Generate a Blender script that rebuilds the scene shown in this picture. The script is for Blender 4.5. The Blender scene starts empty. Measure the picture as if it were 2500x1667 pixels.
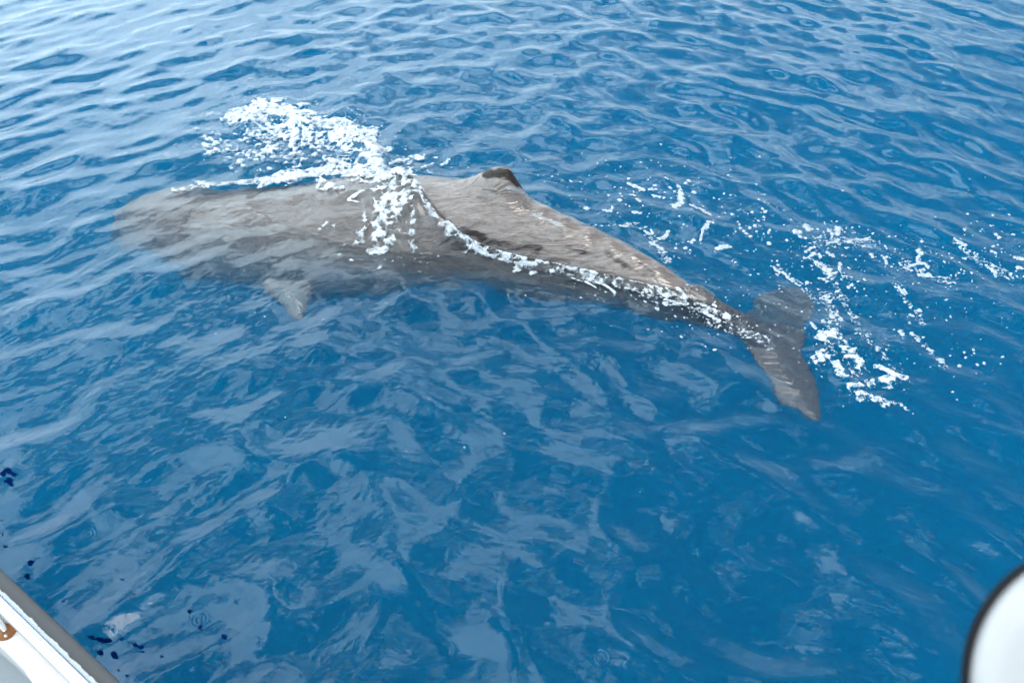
import bpy, bmesh, math, random
import numpy as np
from mathutils import Vector, Matrix
from mathutils.bvhtree import BVHTree

random.seed(4)
rng = np.random.default_rng(11)
scn = bpy.context.scene
COL = scn.collection

# ------------------------------------------------------------------ camera
CAM_H, PITCH, LENS = 6.0, math.radians(40.0), 28.0
FPX, CX, CY, IOR = LENS / 36 * 2500, 1250.0, 833.5, 1.333
cam_d = bpy.data.cameras.new('camera')
cam_d.lens, cam_d.sensor_width = LENS, 36
cam_d.clip_start, cam_d.clip_end = 0.05, 6000
cam_d.dof.use_dof = True
cam_d.dof.focus_distance = 10.5
cam_d.dof.aperture_fstop = 4.0
cam = bpy.data.objects.new('camera', cam_d)
COL.objects.link(cam)
cam.location = (0, 0, CAM_H)
cam.rotation_euler = (math.pi / 2 - PITCH, 0, 0)
scn.camera = cam

# ------------------------------------------------------------------ light
SUN_EL, SUN_AZ = math.radians(69), math.radians(165)        # azimuth measured to the right of straight ahead
sun_d = bpy.data.lights.new('sun', 'SUN')
sun_d.energy, sun_d.angle, sun_d.color = 0.9, math.radians(22), (1.0, 0.90, 0.76)
sun = bpy.data.objects.new('sun', sun_d)
COL.objects.link(sun)
sdir = Vector((math.sin(SUN_AZ) * math.cos(SUN_EL), math.cos(SUN_AZ) * math.cos(SUN_EL), math.sin(SUN_EL)))
sun.rotation_euler = (-sdir).to_track_quat('-Z', 'Y').to_euler()
sun.location = sdir * 60

world = bpy.data.worlds.new('World')
scn.world = world
world.use_nodes = True


class NT:
    """small helper for building node trees"""
    def __init__(self, tree):
        self.t = tree
        tree.nodes.clear()

    def n(self, kind, **kw):
        nd = self.t.nodes.new(kind)
        ins = kw.pop('ins', {})
        for k, v in kw.items():
            setattr(nd, k, v)
        for k, v in ins.items():
            self.set(nd.inputs[k], v)
        return nd

    def set(self, sock, v):
        if isinstance(v, bpy.types.NodeSocket):
            self.t.links.new(v, sock)
        elif isinstance(v, bpy.types.Node):
            self.t.links.new(v.outputs[0], sock)
        else:
            sock.default_value = v

    def math(self, op, a, b=0.0, c=0.0, clamp=False):
        nd = self.t.nodes.new('ShaderNodeMath')
        nd.operation = op
        nd.use_clamp = clamp
        for i, v in enumerate((a, b, c)):
            self.set(nd.inputs[i], v)
        return nd.outputs[0]

    def mix(self, f, a, b):
        nd = self.t.nodes.new('ShaderNodeMix')
        nd.data_type = 'RGBA'
        self.set(nd.inputs[0], f)
        self.set(nd.inputs[6], a)
        self.set(nd.inputs[7], b)
        return nd.outputs[2]

    def ramp(self, f, stops, interp='LINEAR'):
        nd = self.t.nodes.new('ShaderNodeValToRGB')
        nd.color_ramp.interpolation = interp
        el = nd.color_ramp.elements
        while len(el) < len(stops):
            el.new(0.5)
        for e, (p, c) in zip(el, stops):
            e.position = p
            e.color = (c, c, c, 1) if not hasattr(c, '__len__') else tuple(c) + (1,) * (4 - len(c))
        self.set(nd.inputs[0], f)
        return nd.outputs[0]

    def noise(self, vec, scale, detail=4, rough=0.5, dist=0.0):
        nd = self.n('ShaderNodeTexNoise', ins={'Scale': scale, 'Detail': detail, 'Roughness': rough, 'Distortion': dist})
        if vec is not None:
            self.set(nd.inputs['Vector'], vec)
        return nd.outputs[0]


w = NT(world.node_tree)
sky = w.n('ShaderNodeTexSky', sky_type='NISHITA', sun_disc=False, sun_elevation=SUN_EL, sun_rotation=SUN_AZ,
          air_density=1.0, dust_density=0.6, ozone_density=1.0)
tc = w.n('ShaderNodeTexCoord')
sep = w.n('ShaderNodeSeparateXYZ', ins={0: tc.outputs['Generated']})
zz = w.math('ADD', w.math('MAXIMUM', sep.outputs[2], 0.0), 0.12)
cl = w.n('ShaderNodeCombineXYZ', ins={0: w.math('DIVIDE', sep.outputs[0], zz), 1: w.math('DIVIDE', sep.outputs[1], zz), 2: 0.0})
n1 = w.noise(cl, 1.75, 5, 0.50, 0.3)
# broken cloud: thicker to the left and low down, opening to blue on the right
low = w.math('POWER', w.math('SUBTRACT', 1.0, w.math('MAXIMUM', sep.outputs[2], 0.0)), 5.0)
side = w.math('MULTIPLY', low, w.math('ADD', 0.04, w.math('MULTIPLY', sep.outputs[0], -0.22)))
cov = w.math('ADD', w.math('ADD', n1, w.math('MULTIPLY', sep.outputs[0], -0.13)), side)
cover = w.ramp(cov, [(0.484, 0.0), (0.572, 1.0)], 'EASE')
# distance haze evens out the cloud field towards the horizon
haze = w.math('MULTIPLY', w.math('POWER', w.math('SUBTRACT', 1.0, w.math('MAXIMUM', sep.outputs[2], 0.0)), 2.5), 1.5, clamp=True)
hazy = w.math('ADD', 0.33, w.math('MULTIPLY', sep.outputs[0], -0.36))
cover = w.math('ADD', w.math('MULTIPLY', cover, w.math('SUBTRACT', 1.0, haze)), w.math('MULTIPLY', hazy, haze))
shade = w.ramp(w.noise(cl, 4.1, 5, 0.55), [(0.34, 0.50), (0.50, 0.75), (0.66, 1.0)])
ccol = w.n('ShaderNodeVectorMath', operation='SCALE', ins={0: (35.5, 44.0, 49.0), 'Scale': shade})
skyc = w.mix(w.math('MULTIPLY', cover, 0.95), sky.outputs[0], ccol.outputs[0])
bg = w.n('ShaderNodeBackground', ins={0: skyc, 1: 0.10})
wo = w.n('ShaderNodeOutputWorld', ins={0: bg})

scn.view_settings.view_transform = 'Standard'
scn.view_settings.look = 'None'
scn.view_settings.gamma = 1.0
scn.view_settings.use_curve_mapping = False
scn.view_settings.exposure = 0.43
cy = scn.cycles
cy.max_bounces, cy.diffuse_bounces, cy.glossy_bounces = 14, 3, 4
cy.transmission_bounces, cy.transparent_max_bounces, cy.volume_bounces = 8, 8, 6
cy.caustics_reflective = False
cy.caustics_refractive = True
cy.blur_glossy = 0.6
cy.sample_clamp_indirect = 6.0
cy.use_adaptive_sampling = False
cy.use_denoising = True
try:
    cy.denoiser = 'OPENIMAGEDENOISE'
    cy.denoising_input_passes = 'RGB'
except Exception:
    pass


# ------------------------------------------------------------------ geometry helpers
def ray(px, py):
    x, y = (px - CX) / FPX, (CY - py) / FPX
    return np.array([x, math.cos(PITCH) + y * math.sin(PITCH), -math.sin(PITCH) + y * math.cos(PITCH)])


def at(px, py, z=0.0):
    """the place in the scene at height z that the photograph shows at a pixel"""
    d = ray(px, py)
    return np.array([0, 0, CAM_H]) + d * ((z - CAM_H) / d[2])


def atu(px, py, z):
    """the same for a place under calm water"""
    d = ray(px, py)
    d = d / np.linalg.norm(d)
    p = at(px, py, 0)
    h = math.hypot(d[0], d[1])
    hw = h / IOR
    vz = -math.sqrt(1 - hw * hw)
    return p + np.array([d[0] / h * hw, d[1] / h * hw, vz]) * (z / vz)


def pix(x, y, z):
    f = y * math.cos(PITCH) - (z - CAM_H) * math.sin(PITCH)
    u = y * math.sin(PITCH) + (z - CAM_H) * math.cos(PITCH)
    f = np.maximum(f, 1e-3)
    return CX + x / f * FPX, CY - u / f * FPX


def lattice(ix, iy, s):
    h = (ix.astype(np.int64) * 374761393 + iy.astype(np.int64) * 668265263 + s * 974634547) & 0xFFFFFFFF
    h = ((h ^ (h >> 13)) * 1274126177) & 0xFFFFFFFF
    h = (h ^ (h >> 16)) & 0xFFFF
    return h / 65535.0


def vnoise(x, y, s=0):
    ix, iy = np.floor(x).astype(np.int64), np.floor(y).astype(np.int64)
    fx, fy = x - ix, y - iy
    fx, fy = fx * fx * fx * (fx * (fx * 6 - 15) + 10), fy * fy * fy * (fy * (fy * 6 - 15) + 10)
    a, b = lattice(ix, iy, s), lattice(ix + 1, iy, s)
    c, d = lattice(ix, iy + 1, s), lattice(ix + 1, iy + 1, s)
    return (a + (b - a) * fx) * (1 - fy) + (c + (d - c) * fx) * fy


def fbm(x, y, o=4, s=0, g=0.55):
    v, a, t = 0, 1.0, 0
    for i in range(o):
        v = v + a * vnoise(x * 2 ** i + 17.3 * i, y * 2 ** i - 9.1 * i, s + i)
        t += a
        a *= g
    return v / t


def smooth(a, b, x):
    t = np.clip((x - a) / (b - a), 0, 1)
    return t * t * (3 - 2 * t)


def seg_dist(px, py, pts):
    """distance to a polyline and position along it (0..1)"""
    best = np.full(np.shape(px), 1e9)
    along = np.zeros(np.shape(px))
    n = len(pts) - 1
    if n == 0:
        return np.hypot(px - pts[0][0], py - pts[0][1]), along
    for i in range(n):
        (x0, y0), (x1, y1) = pts[i], pts[i + 1]
        dx, dy = x1 - x0, y1 - y0
        t = np.clip(((px - x0) * dx + (py - y0) * dy) / (dx * dx + dy * dy), 0, 1)
        d = np.hypot(px - x0 - t * dx, py - y0 - t * dy)
        m = d < best
        best = np.where(m, d, best)
        along = np.where(m, (i + t) / n, along)
    return best, along


def poly_sd(px, py, pts):
    """signed distance to a polygon, positive inside"""
    inside = np.zeros(np.shape(px), bool)
    n = len(pts)
    for i in range(n):
        (x0, y0), (x1, y1) = pts[i], pts[(i + 1) % n]
        c = ((y0 > py) != (y1 > py)) & (px < (x1 - x0) * (py - y0) / ((y1 - y0) if y1 != y0 else 1e-9) + x0)
        inside ^= c
    d, _ = seg_dist(px, py, list(pts) + [pts[0]])
    return np.where(inside, d, -d)


def mesh_np(name, verts, faces, mat, smooth_shade=True, parent=None):
    """faces: (n,k) int array or a list of such arrays"""
    me = bpy.data.meshes.new(name)
    fl = faces if isinstance(faces, list) else [faces]
    fl = [np.asarray(f, np.int32) for f in fl if len(f)]
    verts = np.asarray(verts, np.float32)
    me.vertices.add(len(verts))
    me.vertices.foreach_set('co', verts.ravel())
    loops = np.concatenate([f.ravel() for f in fl])
    tot = np.concatenate([np.full(len(f), f.shape[1], np.int32) for f in fl])
    start = np.concatenate([[0], np.cumsum(tot)[:-1]]).astype(np.int32)
    me.loops.add(len(loops))
    me.loops.foreach_set('vertex_index', loops)
    me.polygons.add(len(tot))
    me.polygons.foreach_set('loop_start', start)
    me.polygons.foreach_set('loop_total', tot)
    me.polygons.foreach_set('use_smooth', np.full(len(tot), smooth_shade))
    me.update(calc_edges=True)
    me.validate()
    if mat:
        me.materials.append(mat)
    o = bpy.data.objects.new(name, me)
    COL.objects.link(o)
    if parent:
        o.parent = parent
    return o


def bm_obj(name, bm, mat, parent=None, smooth_shade=False):
    bmesh.ops.recalc_face_normals(bm, faces=bm.faces)
    me = bpy.data.meshes.new(name)
    bm.to_mesh(me)
    bm.free()
    for p in me.polygons:
        p.use_smooth = smooth_shade
    me.materials.append(mat)
    o = bpy.data.objects.new(name, me)
    COL.objects.link(o)
    if parent:
        o.parent = parent
    return o


def grid_faces(nr, nc, wrap=False):
    r = np.arange(nr - 1)[:, None]
    c = np.arange(nc if wrap else nc - 1)[None, :]
    c2 = (c + 1) % nc
    return np.stack([(r * nc + c), (r * nc + c2), ((r + 1) * nc + c2), ((r + 1) * nc + c)], -1).reshape(-1, 4)


def new_mat(name):
    m = bpy.data.materials.new(name)
    m.use_nodes = True
    return m, NT(m.node_tree)


# ------------------------------------------------------------------ materials
def mat_water():
    m, t = new_mat('sea_water')
    geo = t.n('ShaderNodeNewGeometry')
    pos = geo.outputs['Position']
    mp = t.n('ShaderNodeMapping', ins={0: pos, 3: (1.0, 1.6, 1.0)})
    nz1 = t.noise(mp, 9.0, 5, 0.55, 0.6)
    nz2 = t.noise(pos, 34.0, 3, 0.5, 0.3)
    b1 = t.n('ShaderNodeBump', ins={'Strength': 0.10, 'Distance': 0.02, 'Height': nz1})
    b2 = t.n('ShaderNodeBump', ins={'Strength': 0.12, 'Distance': 0.008, 'Height': nz2, 'Normal': b1})
    # rings of rain drops, left part of the water
    vor = t.n('ShaderNodeTexVoronoi', feature='F1', voronoi_dimensions='2D', ins={'Vector': pos, 'Scale': 1.3, 'Randomness': 1.0})
    ring = t.math('SINE', t.math('MULTIPLY', vor.outputs['Distance'], 150.0))
    fall = t.ramp(vor.outputs['Distance'], [(0.0, 1.0), (0.06, 0.8), (0.13, 0.0)])
    hit = t.math('GREATER_THAN', t.n('ShaderNodeSeparateColor', ins={0: vor.outputs['Color']}).outputs[0], 0.55)
    rr = t.math('MULTIPLY', t.math('MULTIPLY', ring, fall), hit)
    b3 = t.n('ShaderNodeBump', ins={'Strength': 0.25, 'Distance': 0.006, 'Height': rr, 'Normal': b2})
    g = t.n('ShaderNodeBsdfGlass', distribution='GGX', ins={'Color': (1, 1, 1, 1), 'Roughness': 0.0, 'IOR': IOR, 'Normal': b3})
    ab = t.n('ShaderNodeVolumeAbsorption', ins={'Color': (0.0, 0.50, 0.72, 1), 'Density': 0.13})
    sc = t.n('ShaderNodeVolumeScatter', ins={'Color': (0.0, 0.505, 0.922, 1), 'Density': 0.15, 'Anisotropy': 0.0})
    ad = t.n('ShaderNodeAddShader', ins={0: ab, 1: sc})
    t.n('ShaderNodeOutputMaterial', ins={'Surface': g.outputs[0], 'Volume': ad.outputs[0]})
    return m


def mat_skin():
    m, t = new_mat('whale_skin')
    tc = t.n('ShaderNodeTexCoord')
    geo = t.n('ShaderNodeNewGeometry')
    ob = geo.outputs['Position']
    # streaks run along the animal (mostly +x, bending towards -y at the tail)
    mp = t.n('ShaderNodeMapping', ins={0: ob, 2: (0, 0, math.radians(-22)), 3: (1.0, 5.5, 5.5)})
    big = t.noise(ob, 1.3, 4, 0.55, 0.4)
    streak = t.noise(mp, 0.9, 3, 0.5, 1.6)
    fine = t.noise(mp, 2.6, 4, 0.5, 0.9)
    grain = t.noise(ob, 55, 3, 0.6)
    base = t.mix(big, (0.172, 0.130, 0.108, 1), (0.252, 0.194, 0.163, 1))
    base = t.mix(t.ramp(streak, [(0.40, 0.0), (0.47, 0.45), (0.52, 0.05), (0.59, 0.5), (0.66, 0.1)]), base, (0.305, 0.246, 0.214, 1))
    base = t.mix(t.ramp(fine, [(0.45, 0.0), (0.7, 0.5)]), base, (0.065, 0.057, 0.053, 1))
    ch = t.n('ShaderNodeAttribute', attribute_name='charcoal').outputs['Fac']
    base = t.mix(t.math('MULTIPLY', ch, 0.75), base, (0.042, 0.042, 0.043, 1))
    dark_refl_at = t.n('ShaderNodeAttribute', attribute_name='dark').outputs['Fac']
    df = t.ramp(t.math('ADD', t.math('MULTIPLY', dark_refl_at, 0.46), t.math('MULTIPLY', t.math('ADD', t.math('MULTIPLY', streak, 0.6), t.math('MULTIPLY', fine, 0.4)), 1.0)), [(0.77, 0.0), (0.93, 1.0)])
    base = t.mix(t.math('MULTIPLY', df, 0.93), base, (0.024, 0.017, 0.015, 1))  # reflection of dark water put into the skin colour
    pale_at = t.n('ShaderNodeAttribute', attribute_name='pale').outputs['Fac']
    pf = t.ramp(t.math('ADD', t.math('MULTIPLY', pale_at, 0.6), t.math('MULTIPLY', t.noise(ob, 9, 5, 0.65, 0.6), 0.6)), [(0.66, 0.0), (0.76, 0.8)])
    base = t.mix(pf, base, (0.36, 0.355, 0.345, 1))
    base = t.mix(t.math('MULTIPLY', grain, 0.10), base, (0.06, 0.054, 0.05, 1))
    # thin pale scratches
    sm = t.n('ShaderNodeMapping', ins={0: ob, 2: (0.3, 0.2, 0.9), 3: (7, 0.8, 3)})
    scr = t.ramp(t.noise(sm, 2.0, 2, 0.5, 0.5), [(0.497, 0.0), (0.5, 1.0), (0.503, 0.0)])
    base = t.mix(t.math('MULTIPLY', scr, 0.25), base, (0.22, 0.21, 0.205, 1))
    hgt = t.math('ADD', t.math('MULTIPLY', fine, 1.0), t.math('MULTIPLY', grain, 0.08))
    bp = t.n('ShaderNodeBump', ins={'Strength': 0.22, 'Distance': 0.03, 'Height': hgt})
    bp2 = t.n('ShaderNodeBump', ins={'Strength': 0.36, 'Distance': 0.16, 'Height': streak, 'Normal': bp})
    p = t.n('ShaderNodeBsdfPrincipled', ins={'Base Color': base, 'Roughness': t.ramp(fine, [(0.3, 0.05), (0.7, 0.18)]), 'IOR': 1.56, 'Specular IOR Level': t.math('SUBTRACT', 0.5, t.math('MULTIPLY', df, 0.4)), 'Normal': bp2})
    t.n('ShaderNodeOutputMaterial', ins={'Surface': p.outputs[0]})
    return m


def mat_foam(name, lo, hi, gain=1.15):
    m, t = new_mat(name)
    geo = t.n('ShaderNodeNewGeometry')
    pos = geo.outputs['Position']
    cov = t.n('ShaderNodeAttribute', attribute_name='cover').outputs['Fac']
    nz = t.noise(pos, 62, 4, 0.65)
    nb = t.noise(pos, 20, 4, 0.6, 0.4)
    col = t.mix(t.ramp(t.math('ADD', t.math('MULTIPLY', nb, 0.6), t.math('MULTIPLY', nz, 0.4)), [(0.38, 0.0), (0.60, 1.0)]), tuple(lo) + (1,), tuple(hi) + (1,))
    bp = t.n('ShaderNodeBump', ins={'Strength': 0.4, 'Distance': 0.01, 'Height': nz})
    bp2 = t.n('ShaderNodeBump', ins={'Strength': 0.5, 'Distance': 0.03, 'Height': nb, 'Normal': bp})
    p = t.n('ShaderNodeBsdfPrincipled', ins={'Base Color': col, 'Roughness': 0.6, 'Normal': bp2})
    # bubbles thin out towards the edge of the foam
    nf = t.noise(pos, 120, 3, 0.6)
    al = t.math('ADD', t.math('MULTIPLY', t.math('ADD', cov, 0.02), gain), t.math('MULTIPLY', t.math('SUBTRACT', nb, 0.5), 1.5))
    al = t.math('ADD', al, t.math('MULTIPLY', t.math('SUBTRACT', t.math('ADD', t.math('MULTIPLY', nz, 0.5), t.math('MULTIPLY', nf, 0.5)), 0.5), 2.4))
    al = t.ramp(al, [(-0.0, 0.0), (0.12, 0.22), (0.38, 0.62), (0.80, 1.0)])
    tr = t.n('ShaderNodeBsdfTransparent')
    mx = t.n('ShaderNodeMixShader', ins={0: al, 1: tr.outputs[0], 2: p.outputs[0]})
    t.n('ShaderNodeOutputMaterial', ins={'Surface': mx.outputs[0]})
    return m


def mat_plain(name, c, rough=0.45, metal=0.0, var=0.12, scale=14.0, bump=0.1, dirt=None, spec=0.5):
    m, t = new_mat(name)
    tc = t.n('ShaderNodeTexCoord')
    nz = t.noise(tc.outputs['Object'], scale, 6, 0.6, 0.3)
    d = tuple(x * (1 - var) for x in c) + (1,)
    col = t.mix(nz, tuple(c) + (1,), d)
    if dirt:
        f = t.ramp(t.noise(tc.outputs['Object'], dirt[0], 5, 0.65, 0.5), [(dirt[1], 0.0), (dirt[1] + 0.06, 1.0)])
        col = t.mix(f, col, tuple(dirt[2]) + (1,))
    bp = t.n('ShaderNodeBump', ins={'Strength': bump, 'Distance': 0.01, 'Height': nz})
    p = t.n('ShaderNodeBsdfPrincipled', ins={'Base Color': col, 'Roughness': rough, 'Metallic': metal, 'Specular IOR Level': spec, 'Normal': bp})
    t.n('ShaderNodeOutputMaterial', ins={'Surface': p.outputs[0]})
    return m


M_WATER, M_SKIN = mat_water(), mat_skin()
M_FOAM = mat_foam('sea_foam', (0.46, 0.51, 0.54), (0.76, 0.77, 0.77), 1.35)
M_FLECK = mat_foam('foam_film', (0.34, 0.38, 0.41), (0.52, 0.54, 0.55), 2.2)
M_WHITE = mat_plain('white_gelcoat', (0.74, 0.70, 0.665), 0.3, dirt=(3.0, 0.72, (0.70, 0.68, 0.62)))
M_PAINT = mat_plain('white_paint', (0.78, 0.78, 0.77), 0.45)
M_RUBBER = mat_plain('grey_rubber', (0.085, 0.082, 0.08), 0.6, var=0.3, scale=30, dirt=(70, 0.70, (0.22, 0.24, 0.27)))
M_STEEL = mat_plain('polished_steel', (0.80, 0.80, 0.81), 0.16, 1.0, var=0.06, scale=8, bump=0.03)
M_RUST = mat_plain('rusty_steel', (0.40, 0.15, 0.035), 0.75, 0.1, var=0.75, scale=40, bump=0.5)
M_DECK = mat_plain('pale_grey_deck', (0.28, 0.31, 0.33), 0.7, var=0.2, scale=35, dirt=(50, 0.62, (0.38, 0.41, 0.43)))
M_BLACK = mat_plain('black_rubber', (0.010, 0.010, 0.011), 0.6, var=0.3, scale=40, spec=0.15)
M_DOME = mat_plain('white_plastic', (0.44, 0.41, 0.39), 0.35, var=0.04, scale=4, dirt=(9.0, 0.68, (0.44, 0.40, 0.38)))
M_NAVY = mat_plain('dark_blue_glint', (0.002, 0.013, 0.075), 1.0, var=0.2, scale=30, spec=0.0)  # flat navy colour in place of clipped glints
M_DEEP = mat_plain('deep_water_backing', (0.0, 0.05, 0.14), 1.0, var=0.1, scale=0.1)

# ------------------------------------------------------------------ whale
# pixel x, apparent pixel y of the axis, axis depth, half width, height up, height down, ridge sharpness
ST = [(280, 530, -1.42, .06, .06, .06, 1.0),
      (290, 530, -1.41, .30, .26, .24, 1.0),
      (330, 532, -1.38, .56, .58, .48, 1.0),
      (410, 541, -1.31, .86, .84, .78, 1.0),
      (520, 553, -1.20, 1.02, .97, .98, 1.0),
      (680, 566, -1.10, 1.13, 1.06, 1.06, 1.0),
      (850, 570, -.92, 1.18, 1.14, 1.08, 1.0),
      (1000, 570, -.70, 1.15, 1.16, 1.08, 1.1),
      (1150, 583, -.54, .95, 1.12, 1.0, 1.2),
      (1300, 618, -.44, .76, .96, .86, 1.3),
      (1450, 660, -.38, .55, .74, .68, 1.3),
      (1580, 702, -.33, .38, .53, .54, 1.2),
      (1700, 747, -.36, .25, .36, .42, 1.1),
      (1790, 784, -.46, .20, .22, .27, 1.0),
      (1860, 812, -.56, .22, .12, .13, 1.0),
      (1915, 832, -.62, .20, .06, .07, 1.0)]


def spline(P, n):
    P = np.array(P)
    d = np.r_[0, np.cumsum(np.linalg.norm(np.diff(P[:, :3], axis=0), axis=1))]
    m = np.gradient(P, d, axis=0)
    s = np.linspace(0, d[-1], n)
    i = np.clip(np.searchsorted(d, s, 'right') - 1, 0, len(d) - 2)
    h = (d[i + 1] - d[i])[:, None]
    t = ((s - d[i]) / (d[i + 1] - d[i]))[:, None]
    r = ((2 * t**3 - 3 * t**2 + 1) * P[i] + (t**3 - 2 * t**2 + t) * h * m[i]
         + (-2 * t**3 + 3 * t**2) * P[i + 1] + (t**3 - t**2) * h * m[i + 1])
    return s, r


def whale_loft(n=260, k=72):
    s, r = spline([tuple(atu(a[0], a[1], a[2])) + a[3:] for a in ST], n)
    c = r[:, :3]
    T = np.gradient(c, axis=0)
    T /= np.linalg.norm(T, axis=1)[:, None]
    S = np.cross(T, [0, 0, 1])
    S /= np.linalg.norm(S, axis=1)[:, None]
    U = np.cross(S, T)
    ph = np.linspace(0, 2 * np.pi, k, endpoint=False)
    sp, cp = np.sin(ph), np.cos(ph)
    px_c, _ = pix(c[:, 0], c[:, 1], c[:, 2] * 0.72)
    V = np.zeros((n, k, 3))
    for j in range(n):
        wd, hu, hd, e = r[j, 3:]
        x = wd * sp
        z = np.where(cp > 0, hu * np.abs(cp)**e, hd * cp)
        # dorsal hump: rises gently from the front, falls steeply behind
        q = px_c[j]
        hf = math.exp(-((q - HUMP_X) / (80 if q < HUMP_X else 27))**2)
        kn = 0.0
        for kx, kh in ((1330, .05), (1385, .045), (1440, .04), (1495, .035), (1550, .03), (1600, .025)):
            kn += kh * math.exp(-((q - kx) / 17)**2)
        lat = np.exp(-(x / 0.20)**2) * (cp > 0)
        z = z + (HUMP_H * hf + kn) * lat
        x = x + 0.0
        V[j] = c[j] + x[:, None] * S[j] + z[:, None] * U[j]
    return V


HUMP_X, HUMP_H = 1258, 0.46
FLUKE = [(1788, 815), (1821, 842), (1853, 900), (1875, 945), (1893, 976), (1925, 1000), (1960, 1030), (1985, 1043),
         (2003, 1015), (2001, 965), (1990, 927), (1974, 885), (1953, 850), (1968, 825), (1980, 790), (1981, 752),
         (1975, 722), (1950, 706), (1915, 702), (1879, 716), (1850, 734), (1824, 756), (1800, 770)]
FLIPPER = [(700, 650), (660, 672), (648, 695), (664, 722), (684, 742), (680, 756), (700, 768), (706, 786), (724, 794), (745, 784), (736, 766),
           (755, 742), (757, 715), (775, 690), (800, 668)]


def inflate(poly, zf, thick, step=5.0):
    """closed lens-shaped plate over a pixel outline, laid at the depth zf(px,py)"""
    fine_ = []
    for (ax_, ay_), (bx_, by_) in zip(poly, poly[1:] + poly[:1]):
        m_ = max(2, int(math.hypot(bx_ - ax_, by_ - ay_) / 7))
        for i in range(m_):
            fine_.append((ax_ + (bx_ - ax_) * i / m_ + random.gauss(0, 1.6), ay_ + (by_ - ay_) * i / m_ + random.gauss(0, 1.6)))
    poly = fine_
    P = np.array(poly)
    x0, y0 = P.min(0) - step
    x1, y1 = P.max(0) + step
    gx, gy = np.meshgrid(np.arange(x0, x1, step), np.arange(y0, y1, step))
    sd = poly_sd(gx, gy, poly)
    keep = sd > -step * 0.5
    th = thick * np.sqrt(np.clip(sd, 0, None) / max(sd.max(), 1)) + 0.004
    idx = -np.ones(gx.shape, int)
    idx[keep] = np.arange(keep.sum())
    pts = np.array([atu(a, b, zf(a, b)) for a, b in zip(gx[keep], gy[keep])])
    tk = th[keep]
    top = pts + np.c_[0 * tk, 0 * tk, tk]
    bot = pts - np.c_[0 * tk, 0 * tk, tk]
    n = len(pts)
    f = []
    ny, nx = gx.shape
    q = keep[:-1, :-1] & keep[1:, :-1] & keep[:-1, 1:] & keep[1:, 1:]
    edges = {}
    for i, j in zip(*np.nonzero(q)):
        a, b, c, d = idx[i, j], idx[i, j + 1], idx[i + 1, j + 1], idx[i + 1, j]
        f.append((a, d, c, b))
        f.append((a + n, b + n, c + n, d + n))
        for e in ((a, b), (b, c), (c, d), (d, a)):
            k = tuple(sorted(e))
            if k in edges:
                edges[k] = None
            else:
                edges[k] = e
    for e in edges.values():
        if e:
            f.append((e[0], e[1], e[1] + n, e[0] + n))
    return np.r_[top, bot], f


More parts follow.
